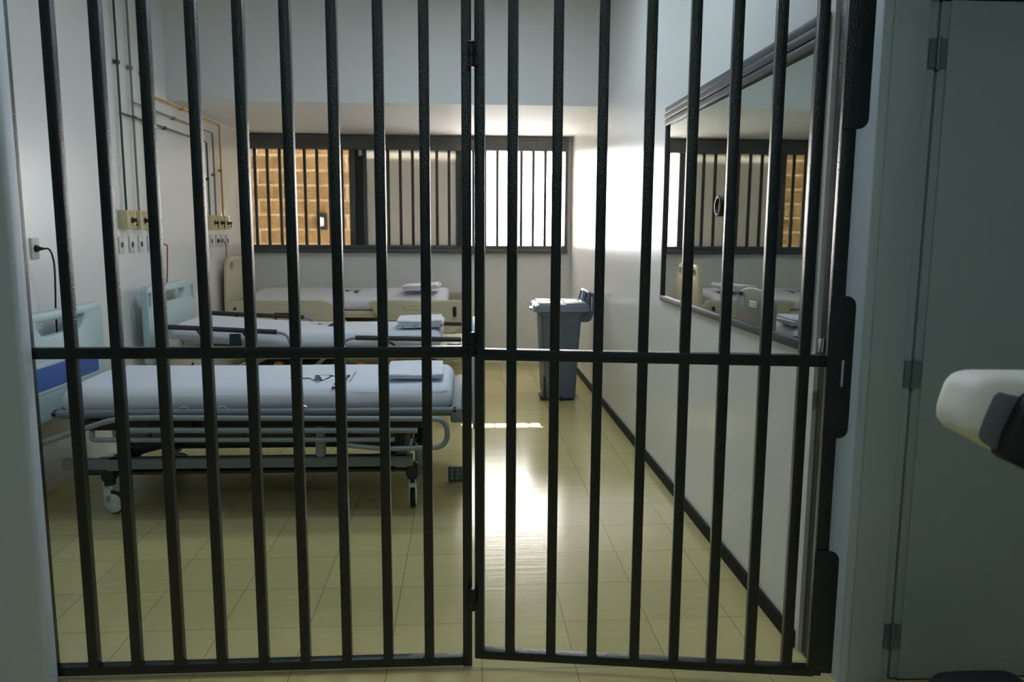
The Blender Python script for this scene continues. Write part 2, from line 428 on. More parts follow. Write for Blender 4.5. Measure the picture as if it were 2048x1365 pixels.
# outdoors
S(MB().box(-12, YB + .25, -.2, 12, 30, -.08).build('ground_outside', M_conc), 'pale sunlit paving outside the window', 'ground')
S(MB().box(-4.2, YB + .54, 2.47, 3.4, YB + 1.75, 2.53).build('sun_blocker', M_conc), 'unseen slab added outside to cut the sun down to a thin strip on the floor', 'sun_blocker')  # unseen slab added to block the sun, leaving only a thin floor strip
bw = tag(MB().box(-6.0, 11.0, -.1, -1.30, 11.2, 3.6).build('block_wall', M_block), 'orange block wall outside the left window pane', 'wall')
lp = thing('wall_lamp', 'small lit white lamp on the orange block wall outside', 'lamp', (-1.945, 11.0, 1.47))
MB().box(-.07, -.05, -.07, .07, 0, .16, .01).build('lamp_base', M_dark, lp)
MB().rbox(-.03, -.09, -.02, .03, -.045, .10, .02, (1, 1, 2)).build('lamp_bulb', M_lampglow, lp)

# ---------------------------------------------------------------- observation window (right wall)
w2 = thing('window_2', 'dark framed observation window with mirror glass on the right wall', 'window', (XR, 3.43, 1.0), kind='structure')
y0, y1 = -.99, .925
fr = MB()
for k in range(3): fr.box(-.020 - .004 * (k == 1), y0, .975 + k * .0335, .0, y1, 1.006 + k * .0335, .0025)
fr.box(-.018, y0, .017, 0, y1, .048, .003)
fr.box(-.018, y1 - .02, .03, 0, y1, 1.0, .003); fr.box(-.018, y0, .03, 0, y0 + .07, 1.0, .003)
fr.build('frame', M_wframe, w2)
MB().box(-.008, y1 - .055, .045, -.001, y1 - .019, .98).build('gasket', M_black, w2)
MB().box(-.005, y0 + .06, .045, -.001, y1 - .05, .978).build('glass', M_mirror, w2)
m = MB(); m.lathe((-.004, -.03, .515), (-1, 0, 0), [(0, .046), (.012, .046), (.014, .042), (.014, .034), (.004, .032)], 32)
tp = m.build('talk_port', M_black, w2)
m = MB(); m.lathe((-.004, -.03, .515), (-1, 0, 0), [(0, .033), (.006, .033), (.007, .028), (.007, .0)], 28)
m.build('talk_port_cap', M_mirror, tp)

# ---------------------------------------------------------------- barred gate
g = thing('security_grille', 'fixed dark barred grille between the left wall end and the gate hinges', 'grille', (0, YG, 0))
bar = None
for k in range(9):
    if bar is None: bar = b = MB().box(0, 0, .038, .030, .030, 2.44, .0025).build('bar', M_bar, g)
    else: b = bar.copy(); COL.objects.link(b)
    b.location = (-1.177 + .1308 * k, 0, 0)
MB().box(-1.305, 0, .012, -1.275, .03, 2.48, .003).build('stile', M_bar, g)
MB().box(-.008, -.001, .012, .0215, .03, 2.48, .003).build('stile', M_bar, g)
MB().box(-1.29, -.001, .015, .0, .031, .045, .003).build('rail', M_bar, g)
MB().box(-1.29, -.0015, 1.020, .0, .030, 1.054, .003).build('rail', M_bar, g)
MB().box(-1.29, -.001, 2.44, .0, .031, 2.475, .003).build('rail', M_bar, g)
jb = thing('gate_jamb', 'dark steel jamb post fixed to the right wall behind the gate lock plates', 'jamb', (1.145, 2.352, 0))
MB().box(-.017, 0, 0, .017, .045, 2.48, .003).build('post', M_bar, jb)
MB().box(-.032, .008, 1.03, -.017, .035, 1.075, .003).build('strike', M_steel, jb)

d = thing('barred_gate', 'dark barred gate leaf standing slightly ajar on the right, with lock plates', 'gate', (.028, YG, 0), -math.radians(8.5))
bar2 = None
for k in range(8):
    if bar2 is None: bar2 = b = MB().box(0, 0, .06, .030, .030, 2.40, .0025).build('bar', M_bar, d)
    else: b = bar2.copy(); COL.objects.link(b)
    b.location = ((.099, .230, .360, .494, .617, .733, .852, .964)[k], 0, 0)
MB().box(.0015, 0, .037, .031, .03, 2.43, .004).build('stile', M_bar, d)
MB().box(1.044, 0, .040, 1.083, .03, 2.43, .003).build('stile', M_bar, d)
MB().box(.02, -.001, .037, 1.06, .031, .066, .003).build('rail', M_bar, d)
MB().box(.02, -.0015, 1.012, 1.05, .030, 1.046, .003).build('rail', M_bar, d)
MB().box(.02, -.001, 2.40, 1.06, .031, 2.43, .003).build('rail', M_bar, d)
def lock_plate(z0, z1, slot, rt=.028, rb=.028):
    m = MB(); hol = [rrect(1.082, .955, 1.090, 1.035, .004, 3)] if slot else []
    m.plate(rrect(1.040, z0, 1.112, z1, (.004, rb, rt, .004)), hol, .006, .0012, T(0, -.004, 0) @ XZ)
    return m.build('lock_plate', M_bar, d)
lock_plate(.055, .450, False, .028, .004); lock_plate(.800, 1.222, True); lock_plate(1.690, 2.13, False)
for z0, z1 in ((.211, .283), (1.026, 1.100), (1.868, 1.940)):
    h = z1 - z0
    m = MB(); m.lathe((-.0045, -.0135, z0), (0, 0, 1), [(0, .0105), (.002, .012), (h/2 - .001, .012), (h/2, .0105), (h/2 + .001, .012), (h - .002, .012), (h, .0105)], 20)
    m.box(-.002, -.006, z0 + .002, .012, -.0003, z0 + h * .48, .001)
    m.build('hinge', M_bar, d)

# ---------------------------------------------------------------- corridor door on the right
dr = thing('door_1', 'grey corridor door with steel hinges and pale casing at the right', 'door', (1.188, 2.205, 0), kind='structure')
m = MB(); m.box(0, -.010, 0, .104, .12, 2.056, .006); m.box(.104, .018, 0, .1425, .12, 2.056, .002); m.box(0, -.010, 2.055, 1.170, .12, 2.13, .006)
m.box(1.066, -.010, 0, 1.170, .12, 2.056, .006)
m.build('casing', M_casing, dr)
m = MB(); m.box(.149, .016, .008, 1.062, .055, 2.048, .004); m.box(.172, .008, .008, 1.062, .055, 2.048, .003)
m.build('leaf', M_doorp, dr)
for zc in (.150, .985, 1.905):
    m = MB(); m.cyl((.1455, .010, zc - .045), (.1455, .010, zc + .045), .0055, 12)
    m.box(.120, .012, zc - .040, .1455, .0185, zc + .040, .001); m.box(.1455, .010, zc - .040, .170, .0165, zc + .040, .001)
    h_ = m.build('hinge', M_hingeg, dr)

# ---------------------------------------------------------------- pipes on the left wall
def pipe(name, m, y, zb, y2, z2, label, clamp=2.455, off=.022, humps=()):
    px = XL + off; top = True
    t = thing(name, label, 'pipe', (px, y, zb))
    main = MB()
    if top: main.tube([(0, 0, 0), (0, 0, ZC - zb)], .0075, 10)
    else: main.tube([(0, 0, 0), (0, 0, z2 - zb)], .0075, 10)
    main.build('riser', m, t)
    path = [(.0, 0, z2 - zb)]
    for hy in humps: path += [(.0, hy - y - .035, z2 - zb), (.017, hy - y - .015, z2 - zb), (.017, hy - y + .015, z2 - zb), (.0, hy - y + .035, z2 - zb)]
    br = MB().tube(path + [(.0, y2 - y, z2 - zb), (.0, y2 - y, 0)], .0075, 10, .02)
    br.build('branch', m, t)
    c = MB().box(-off + .001, -.020, clamp - zb - .012, .011, .020, clamp - zb + .012, .003)
    c.build('clamp', m, t)
    for (yy, zz) in (((y2-y)*.45, z2 - zb), (y2 - y, (z2-zb)*.5)):
        MB().box(-off + .001, yy - .012, zz - .012, .010, yy + .012, zz + .012, .003).build('clamp', m, t)
    return t
pipe('gas_pipe', M_green, 5.325, 1.52, 7.02, 2.140, 'dark green gas pipe, leftmost riser and lowest branch on the left wall', 2.455, .022, (5.525, 5.725))
pipe('gas_pipe', M_grey, 5.525, 1.52, 7.195, 2.237, 'grey gas pipe between the green and the yellow one on the left wall', 2.46, .022, (5.725,))
pipe('gas_pipe', M_yellow, 5.725, 1.52, 7.40, 2.335, 'yellow gas pipe with the topmost branch on the left wall', 2.46)

# gas outlet boxes
def gas_box():
    t = thing('gas_outlet', '', 'gas outlet', (XL, 0, 1.40))
    MB().box(0, -.07, 0, .062, .07, .122, .006).build('body', M_gbox, t)
    for k in range(3): MB().box(.0621, -.05, .106 - k * .012, .0632, .035, .112 - k * .012).build('label_line', M_label, t)
    MB().box(.0621, -.03, .024, .0630, .02, .028).build('label_line', M_label, t)
    m = MB(); m.lathe((.06, .0, .058), (1, 0, 0), [(0, .021), (.008, .021), (.010, .012), (.022, .012), (.024, .015), (.036, .015), (.038, .010)], 16)
    v = m.build('valve', M_valve, t)
    m = MB(); m.tube([(.086, .0, .054), (.086, .012, .045), (.084, .018, .030)], .003, 6); m.rbox(.077, .010, .018, .091, .026, .032, .006, (1, 1, 1), 2)
    m.build('valve_cap', M_valve, v)
    return t
gb = gas_box()
gl = [(5.31, 'cream gas outlet box under the green riser, nearest of its three'), (5.515, 'cream gas outlet box under the grey riser, middle of the nearer three'), (5.72, 'cream gas outlet box under the yellow riser, last of the nearer three'),
      (7.02, 'cream gas outlet box under the far green pipe end'), (7.205, 'cream gas outlet box under the far grey pipe end'), (7.40, 'cream gas outlet box under the far yellow pipe end')]
for i, (yy, lb) in enumerate(gl):
    if i == 0: gb.location.y = yy; gb['label'] = lb; gb['group'] = 'gas outlet boxes on the left wall'
    else: dup_at(gb, (XL, yy, 1.40), lb, 'gas outlet boxes on the left wall')

def outlet(m_):
    t = thing('wall_socket', '', 'socket', (XL, 0, 1.298))
    MB().box(0, -.036, -.054, .011, .036, .054, .003).build('cover_plate', m_, t)
    MB().lathe((.010, 0, 0), (1, 0, 0), [(0, .020), (.0025, .020), (.003, .017), (.0015, .0165), (.0015, 0)], 20).build('socket_hole', M_black, t)
    MB().lathe((.010, 0, -.030), (1, 0, 0), [(0, .004), (.002, .003), (.002, 0)], 8).build('screw', M_grey, t)
    return t
so = outlet(M_platew)
ol = [(5.255, 'white socket under the near gas outlets, first from the left'), (5.415, 'white socket under the near gas outlets, second from the left'),
      (5.565, 'white socket under the near gas outlets, third from the left'), (5.72, 'white socket under the near gas outlets, fourth, feeding the red cord'),
      (7.085, 'white socket under the far gas outlets, first from the left'), (7.245, 'white socket under the far gas outlets with the orange cord plugged in'),
      (7.39, 'white socket just right of the plugged orange cord'), (7.55, 'white socket nearest the barred window')]
for i, (yy, lb) in enumerate(ol):
    if i == 0: so.location.y = yy; so['label'] = lb; so['group'] = 'sockets on the left wall'
    else: dup_at(so, (XL, yy, 1.298), lb, 'sockets on the left wall')
o0 = outlet(M_plate); o0.location.y = 4.22; o0['label'] = 'greenish white wall socket with the black plug, above the nearest bed'; o0['group'] = 'sockets on the left wall'

def cord(name, m_cable, m_plug, pts, label):
    t = thing(name, label, 'cord', (0, 0, 0))
    a, b = Vector(pts[0]), Vector(pts[1])
    MB().tube([a, a + (b-a)*.3, a + (b-a)*.31, b], [.017, .017, .011, .007], 12).build('plug', m_plug, t)
    # smooth cable through the points
    P = [Vector(p) for p in pts[1:]]; out = []
    for i in range(len(P) - 1):
        p0, p1, p2, p3 = P[max(i-1, 0)], P[i], P[i+1], P[min(i+2, len(P)-1)]
        for k in range(8):
            t_ = k / 8
            out.append(0.5 * ((2*p1) + (p2-p0)*t_ + (2*p0-5*p1+4*p2-p3)*t_*t_ + (3*p1-p0-3*p2+p3)*t_**3))
    out.append(P[-1])
    MB().tube(out, .0048, 8).build('cable', m_cable, t)
    return t
cord('power_cord', M_black, M_black, [(XL + .012, 4.22, 1.298), (XL + .050, 4.216, 1.297), (XL + .072, 4.235, 1.290), (XL + .072, 4.268, 1.22), (XL + .055, 4.295, 1.08), (XL + .04, 4.31, .92), (XL + .03, 4.32, .45)], 'black power cord hanging from the socket above the nearest bed')
cord('power_cord', M_red, M_pcord, [(XL + .012, 5.72, 1.298), (XL + .07, 5.73, 1.298), (XL + .10, 5.78, 1.285), (XL + .07, 5.86, 1.22), (XL + .045, 5.90, 1.05), (XL + .04, 5.86, .92), (XL + .03, 5.72, .70), (XL + .03, 5.70, .45)], 'thin red power cord hanging behind the middle bed head')
cord('power_cord', M_ocord, M_pcord, [(XL + .010, 7.245, 1.298), (XL + .034, 7.275, 1.297), (XL + .036, 7.35, 1.290), (XL + .034, 7.405, 1.23), (XL + .028, 7.405, 1.08), (XL + .022, 7.36, .90), (XL + .016, 7.33, .70)], 'thin orange brown power cord hanging beside the cream bed head')
kn = MB(); kn.lathe((0, 0, 0), (1, 0, 0), [(0, .013), (.008, .013), (.010, .009), (.010, .006), (.006, .0055), (.006, 0)], 16)
tag(kn.build('wall_hook_cap', M_brass, None, loc=(XL, 4.13, 1.464)), 'tiny white round cap on the left wall above the first socket', 'cap')

# ---------------------------------------------------------------- beds
def wob(p, s=3.0, a=.004): return a * noise.noise(Vector((p.x*s, p.y*s, p.z*s)))

def make_logo(parent, xc, yc, zf, s=1.0):
    """printed emblem: pole, slanted facade, Y strut and the letters HRC; text reads along +y, its top towards -x"""
    m = MB()
    def poly(ps):
        vs = [m.bm.verts.new((xc - v * s, yc + (u + .06) * s, zf(xc - v * s, yc + (u + .06) * s) + .0022)) for u, v in ps]
        m.bm.faces.new(vs)
    def line(a, b, wd):
        a, b = Vector((*a, 0)), Vector((*b, 0)); n_ = (b-a).normalized(); n_ = Vector((-n_.y, n_.x, 0)) * wd / 2
        poly([(q.x, q.y) for q in (a - n_, b - n_, b + n_, a + n_)])
    # u: along text, v: upward from text baseline
    poly([(-.010, .190), (.010, .190), (.004, .295), (-.003, .295)])            # pole
    for k in range(3):
        poly([(-.052 + k*.045, .115 + k*.014), (-.020 + k*.045, .125 + k*.014), (-.014 + k*.045, .165 + k*.006), (-.040 + k*.045, .160 + k*.006)])
    line((-.085, .135), (-.01, .185), .006); line((-.085, .135), (-.02, .105), .006)
    line((-.02, .105), (.055, .085), .009); line((.055, .085), (.075, .100), .012); line((.055, .085), (.045, .062), .012)
    line((.075, .10), (.075, .165), .005)
    o = m.build('printed_logo', M_ink, parent, smooth=False)
    # letters
    cu = bpy.data.curves.new('t', 'FONT'); cu.body = 'HRC'; cu.size = .074 * s; cu.align_x = 'CENTER'; cu.space_character = 1.2; cu.offset = .0035
    ob = bpy.data.objects.new('t', cu); COL.objects.link(ob)
    dg = bpy.context.evaluated_depsgraph_get(); dg.update()
    me = bpy.data.meshes.new_from_object(ob.evaluated_get(dg), depsgraph=dg)
    bpy.data.objects.remove(ob); bpy.data.curves.remove(cu)
    for v in me.vertices:
        u, vv = v.co.x * 1.6, v.co.y - .004
        X, Y = xc - vv, yc + u
        v.co = (X, Y, zf(X, Y) + .0022)
    me.name = 'printed_letters'; me.materials.append(M_ink)
    lo = bpy.data.objects.new('printed_letters', me); COL.objects.link(lo); lo.parent = parent
    m = MB()
    for k in range(14):
        u = -.03 + k * .017; wd = .012 if k % 4 else .006
        X0, X1 = xc + .020 * s, xc + .028 * s
        vs = [m.bm.verts.new((a, yc + b * s, zf(a, yc + b * s) + .0022)) for a, b in ((X0, u), (X1, u), (X1, u + wd), (X0, u + wd))]
        m.bm.faces.new(vs)
    m.build('small_print', M_ink2, parent, smooth=False)

def mattress(parent, x0, x1, y0, y1, z0, z1, raise_fn=lambda x: 0, crown=.012, m_=None, r=.055, tilt=0.0):
    hy = (y1 - y0) / 2; yc = (y0 + y1) / 2
    def add(x, y):
        return raise_fn(x) + crown * (1 - min(1, ((y - yc) / hy) ** 2)) + tilt * (y - yc) / hy
    def fn(p):
        f = (p.z - z0) / (z1 - z0)
        q = Vector(p); q.z += add(p.x, p.y) * max(0, f) + (raise_fn(p.x) * (1 - max(0, f)))
        side = abs(p.y - yc) / hy
        if side > .9 and f < .85: q.y += .006 * noise.noise(Vector((p.x * 5, 0, p.z * 14))) * (1 if p.y > yc else -1)
        q.z += .0025 * noise.noise(Vector((p.x * 3.5, p.y * 5, 3.1))) * f
        return q
    o = MB().rbox(x0, y0, z0, x1, y1, z1, r, (44, 14, 4), 5, fn).build('mattress', m_ or M_sheet, parent, ang=80)
    zf = lambda x, y: z1 + add(x, y) + .0025 * noise.noise(Vector((x * 3.5, y * 5, 3.1)))
    return o, zf

def caster(parent, x, y, rot, zb, m_cover, wheel_r=.055, lock=None):
    """zb = height of the mounting point"""
    t = MB(); t.box(x - .022, y - .022, wheel_r * 2 + .03, x + .022, y + .022, zb, .006); t.rbox(x - .034, y - .034, zb - .075, x + .034, y + .034, zb + .005, .02, (1, 1, 1), 3)
    st = t.build('caster', M_dark, parent)
    c, s_ = math.cos(rot), math.sin(rot)
    off = .022; wx, wy = x + off * c, y + off * s_
    ax = Vector((-s_, c, 0))
    w_ = MB(); w_.lathe(Vector((wx, wy, wheel_r)) - ax * .011, ax, [(0, wheel_r - .012), (.002, wheel_r - .004), (.006, wheel_r), (.016, wheel_r), (.020, wheel_r - .004), (.022, wheel_r - .012)], 28)
    w_.build('wheel', M_rubber, st)
    f = MB()
    for sg in (-1, 1):
        p = Vector((wx, wy, wheel_r)) + ax * sg * .0155
        f.lathe(p - ax * .003, ax, [(0, wheel_r * .78), (.001, wheel_r * .86), (.005, wheel_r * .86), (.006, wheel_r * .78)], 26)
        q = Vector((x - .008 * c, y - .008 * s_, wheel_r + .055)) + ax * sg * .0155
        dvec = Vector((c, s_, 0))
        f.obox(q, dvec, ax, (0, 0, 1), .020, .003, .052, .002)
    f.obox(Vector((x, y, wheel_r * 2 + .024)), (c, s_, 0), ax, (0, 0, 1), .028, .0185, .012, .006)
    f.build('fork_cover', m_cover, st)
    if lock:
        MB().rbox(x - .03, y - .055, wheel_r * 2 + .005, x + .03, y - .022, wheel_r * 2 + .022, .008, (1, 1, 1), 2).build('brake_pedal', lock, st)
    return st

def headboard_mint(parent, x, hw, z0, z1):
    out = round_poly([(-hw, z0), (hw, z0), (hw, z1), (-hw, z1)], [.05, .05, .055, .055], 7)
    hole = round_poly([(-.20, z1 - .125), (.20, z1 - .125), (.255, z1 - .052), (-.255, z1 - .052)], [.04, .04, .025, .025], 6)
    sl = [round_poly([(s*(hw-.058), z1 - .14), (s*(hw-.026), z1 - .145), (s*(hw-.026), z1 - .050), (s*(hw-.066), z1 - .050)], .008, 4) for s in (-1, 1)]
    return out, hole, sl

# --- bed nearest the gate
B1 = thing('hospital_bed', 'nearest hospital bed with pale mint headboard, blue stripe panel and lowered grey rails', 'bed', (-2.12, 4.19, 0), group='hospital beds')
out, hole, sl = headboard_mint(None, 0, .465, .43, .988)
hb = MB().plate(out, [hole], .045, .012, T(0, 0, 0) @ YZ).build('headboard', M_mint, B1)
MB().plate(rrect(-.36, .580, .375, .735, .012), [], .006, .002, T(.023, 0, 0) @ YZ).build('stripe_border', M_white, hb)
tag(MB().plate(rrect(-.345, .600, .360, .715, .008), [], .005, .001, T(.0265, 0, 0) @ YZ).build('stripe_panel', M_blue, hb), 'blue stripe panel')
out = round_poly([(-.45, .43), (.45, .43), (.45, .80), (.30, .92), (-.30, .92), (-.45, .80)], [.03, .03, .12, .15, .15, .12])
MB().plate(out, [rrect(-.2, .80, .2, .86, .025)], .04, .012, T(2.178, 0, 0) @ YZ).build('footboard', M_mint, B1)
mt, zf = mattress(B1, .175, 2.06, -.405, .345, .505, .630, lambda x: .012 * max(0, .5 - x) , .020, None, .06)
make_logo(mt, 1.517, -.25, zf, 1.0)
# deck frame
m = MB()
m.box(.16, -.455, .512, 2.09, -.415, .545, .012, 3); m.box(.16, .415, .512, 2.09, .455, .545, .012, 3)
m.box(.16, -.455, .512, .20, .455, .545, .012, 3); m.box(2.05, -.455, .470, 2.11, .455, .545, .012, 3)
m.box(.2, -.42, .500, 2.06, .42, .508)
m.build('deck_frame', M_deck, B1)
m = MB()
for yy in (-.36, .36): m.box(.25, yy - .02, .43, 1.95, yy + .02, .50, .004)
for xx in (.3, .75, 1.25, 1.80): m.box(xx, -.40, .44, xx + .05, .40, .49, .003)
m.build('under_frame', M_dark, B1)
for sg in (-1, 1):
    yy = sg * .475
    m = MB(); m.tube([(.115, yy, .395), (.47, yy, .512), (.62, yy, .515), (2.035, yy, .496), (2.035, yy, .355), (1.72, yy, .350), (1.54, yy, .374)], .0135, 12, .09, 7)
    sr = m.build('side_rail', M_tube, B1)
    MB().tube([(.52, yy, .455), (1.89, yy, .441)], .0145, 12).build('rail_tube', M_tube, sr)
    MB().tube([(.36, yy - sg*.0, .455), (.355, yy, .41), (.40, yy, .409), (1.78, yy, .397)], .0125, 12, .02).build('rail_tube', M_tube, sr)
    for xx in (.62, 1.06, 1.50, 1.86):
        MB().tube([(xx, yy - sg*.012, .51), (xx, yy - sg*.012, .40)], .008, 8).build('rail_post', M_dark, sr)
for xx in (.78, .96, 1.34):
    m = MB(); m.tube([(xx - .022, -.447, .543), (xx - .018, -.447, .556), (xx, -.447, .563), (xx + .018, -.447, .556), (xx + .022, -.447, .543)], .003, 6)
    m.build('strap_ring', M_steel, B1)
m = MB(); m.rbox(1.385, -.42, .290, 1.435, -.37, .395, .02, (1, 1, 1), 3); m.box(1.39, -.41, .38, 1.43, -.36, .45, .003)
m.build('crank_housing', M_tube, B1)
# base frame and lifting arms
m = MB()
for yy in (-.36, .36): m.box(.16, yy - .022, .232, 1.86, yy + .022, .285, .008)
for xx in (.40, 1.80): m.box(xx - .03, -.38, .225, xx + .03, .38, .285, .006)
m.build('base_frame', M_deck, B1)
for ya, yb in ((-.338, -.06), (.13, .42)): MB().box(.20, ya, .192, 1.84, yb, .208, .004).build('shade_slab', M_dark, B1)  # slabs added only to block light and deepen the shade under the bed
for (xa, za, xb, zb_) in ((.42, .29, .95, .43), (1.78, .29, 1.25, .43), (.40, .44, .46, .25), (1.80, .44, 1.78, .25)):
    for yy in (-.28, .28):
        a, b = Vector((xa, yy, za)), Vector((xb, yy, zb_)); dv = (b-a).normalized(); n_ = Vector((0, 1, 0)).cross(dv)
        MB().obox((a+b)/2, dv, (0, 1, 0), n_, (b-a).length/2 + .02, .012, .028, .008).build('lift_arm', M_dark, B1)
m = MB(); m.cyl((.55, 0, .33), (1.15, 0, .42), .032, 16); m.box(1.10, -.06, .36, 1.30, .06, .46, .01)
m.build('lift_motor', M_dark, B1)
MB().box(.30, -.16, .33, .62, .16, .42, .02).build('control_box', M_white, B1)
cs = caster(B1, .365, -.34, -.25, .24, M_white, .056); caster(B1, 1.855, -.34, 1.57, .24, M_white, .052)
caster(B1, .44, .34, .8, .24, M_white, .052); caster(B1, 1.855, .34, .3, .24, M_white, .052)
m = MB(); pts = []
for k in range(140):
    a = k * 2 * PI / 10; pts.append((.415 + .010 * math.cos(a), -.30 + .010 * math.sin(a), .385 - k * .00085))
m.tube(pts, .0028, 5); m.build('coiled_cable', M_rubber, B1)

# --- middle bed
B2 = thing('hospital_bed', 'middle hospital bed with mint headboard and raised brown padded tube rails', 'bed', (-2.125, 5.775, 0), group='hospital beds')
out, hole, sl = headboard_mint(None, 0, .455, .48, 1.018)
MB().plate(out, [hole] + sl, .045, .010, YZ).build('headboard', M_mint, B2)
arch = [(-.345, .42), (.415, .42), (.415, .86)] + [(.035 + .38 * math.cos(a), .86 + .125 * math.sin(a)) for a in [PI * k / 24 for k in range(1, 24)]] + [(-.345, .86)]
fb = MB().plate(arch, [], .035, .008, T(2.145, 0, 0) @ YZ).build('footboard', M_fgrey, B2)
tag(MB().plate(rrect(.00, .835, .15, .885, .006), [], .012, .003, T(2.168, -.06, 0) @ YZ).build('name_plate', M_white, fb), 'pale name plate')
tag(MB().box(2.1625, .21, .82, 2.1645, .30, .90).build('sticker', mat('sticker_blue', (0.25, 0.38, 0.55, 1), .5), fb), 'pale blue sticker')
MB().plate(rrect(.27, .91, .40, .935, .01), [], .02, .004, T(2.17, 0, 0) @ YZ).build('grip', M_pad, fb)
rz = lambda x: .060 * max(0, min(1, (1.0 - x) / .9)) ** 1.3
mt, zf = mattress(B2, .12, 1.965, -.385, .36, .585, .695, rz, .014, None, .06)
make_logo(mt, 1.17, .03, zf, .8)
m = MB()
for sg in (-1, 1): m.box(.10, sg*.43 - .02, .53, 2.12, sg*.43 + .02, .575, .008)
m.box(.1, -.44, .53, .16, .44, .575, .006); m.box(2.04, -.44, .51, 2.12, .44, .585, .006); m.box(.14, -.42, .565, 2.06, .42, .583)
m.build('deck_frame', M_creamw, B2)
MB().rbox(.09, -.45, .575, .20, -.33, .66, .02, (1, 1, 1), 3).build('hinge_block', M_creamw, B2)
MB().rbox(2.00, -.45, .575, 2.10, -.33, .63, .02, (1, 1, 1), 3).build('hinge_block', M_creamw, B2)
for sg, yy in ((-1, -.452), (1, .452)):
    # head rail: slanting padded tube with legs; foot rail level
    m = MB(); m.tube([(.10, yy, .73), (.10, yy, .753), (.85, yy, .716), (.93, yy, .700), (.96, yy, .57)], .010, 10, .05)
    hr = m.build('side_rail', M_tube, B2)
    tag(MB().tube([(.11, yy, .7535), (.86, yy, .7165)], .0165, 12).build('rail_padding', M_pad, hr), 'dark brown foam padding')
    for xx in (.33, .62): MB().tube([(xx, yy, .735), (xx + .05, yy, .66), (xx + .05, yy - sg*.01, .57)], .008, 8, .03).build('rail_leg', M_dark, hr)
    if sg < 0: MB().box(.545, yy - .012, .575, .62, yy + .014, .705, .006).build('rail_bracket', mat('dark_green_plastic', (0.006, 0.03, 0.028, 1), .45), hr)
    m = MB(); m.tube([(1.275, yy, .57), (1.30, yy, .655), (1.38, yy, .676), (2.13, yy, .660), (2.14, yy, .57)], .010, 10, .06)
    fr_ = m.build('side_rail', M_tube, B2)
    tag(MB().tube([(1.385, yy, .676), (2.10, yy, .6605)], .0165, 12).build('rail_padding', M_pad, fr_), 'dark brown foam padding')
    for xx in (1.55, 1.80): MB().tube([(xx, yy, .668), (xx + .10, yy, .628), (xx + .11, yy, .57)], .008, 8, .03).build('rail_leg', M_dark, fr_)
m = MB()
for yy in (-.33, .33): m.box(.15, yy - .025, .26, 1.9, yy + .025, .33, .006)
for xx in (.30, 1.80): m.box(xx - .03, -.36, .26, xx + .03, .36, .33, .006)
m.build('base_frame', M_creamw, B2)
for (xa, za, xb, zb_) in ((.35, .33, .75, .52), (1.70, .33, 1.30, .52), (.95, .33, 1.15, .52)):
    for yy in (-.28, .28): MB().tube([(xa, yy, za), (xb, yy, zb_)], .014, 8).build('lift_arm', M_creamw, B2)
m = MB(); m.cyl((.6, -.05, .40), (1.2, -.05, .46), .03, 14); m.box(.55, -.14, .42, .95, .14, .52, .02); m.build('lift_motor', M_dark, B2)
for xx in (.82, 1.38): tag(MB().rbox(xx, -.43, .455, xx + .06, -.36, .505, .02, (1, 1, 1), 3).build('release_knob', M_orange, B2), 'orange release knob')
MB().lathe((1.66, -.40, .47), (0, -1, 0), [(0, .03), (.03, .03), (.04, .02), (.04, 0)], 18).build('actuator_cap', M_creamw, B2)
for (xx, yy, r_) in ((.32, -.33, .3), (1.80, -.33, .9), (.32, .33, .3), (1.80, .33, .5)): caster(B2, xx, yy, r_, .27, M_white, .06)
m = MB(); m.tube([(.28, -.40, .50), (.24, -.43, .42), (.22, -.42, .25), (.26, -.40, .12)], .006, 6); m.build('bed_cable', M_rubber, B2)

# --- far bed
B3 = thing('hospital_bed', 'far cream electric hospital bed with moulded plastic side rails under the barred window', 'bed', (-2.15, 7.64, 0), group='hospital beds')
def cream_board(x, z0, z1, wb, wt):
    out = round_poly([(-wb, z0), (wb, z0), (wb, z0 + .28), (wt, z1), (-wt, z1), (-wb, z0 + .28)], [.03, .03, .10, .12, .12, .10], 8)
    holes = [[(s * (wt - .10) + .062 * math.cos(a) * 1.0, z1 - .085 + .032 * math.sin(a)) for a in [2*PI*k/20 for k in range(20)]] for s in (-1, 1)]
    return MB().plate(out, holes, .05, .018, T(x, 0, 0) @ YZ)
cream_board(.0, .52, 1.150, .44, .40).build('headboard', M_cream, B3)
cream_board(2.16, .50, 1.09, .42, .34).build('footboard', M_cream, B3)
mt, zf = mattress(B3, .12, 2.0, -.395, .40, .665, .795, lambda x: 0, .014, None, .05, .030)
make_logo(mt, 1.125, .02, zf, .8)
m = MB()
m.box(.06, -.42, .60, 2.12, -.37, .66, .012); m.box(.06, .37, .60, 2.12, .42, .66, .012); m.box(.06, -.42, .60, .12, .42, .66, .01); m.box(2.02, -.45, .60, 2.12, .45, .70, .01); m.box(.1, -.40, .645, 2.06, .40, .664)
m.build('deck_frame', M_creamw, B3)
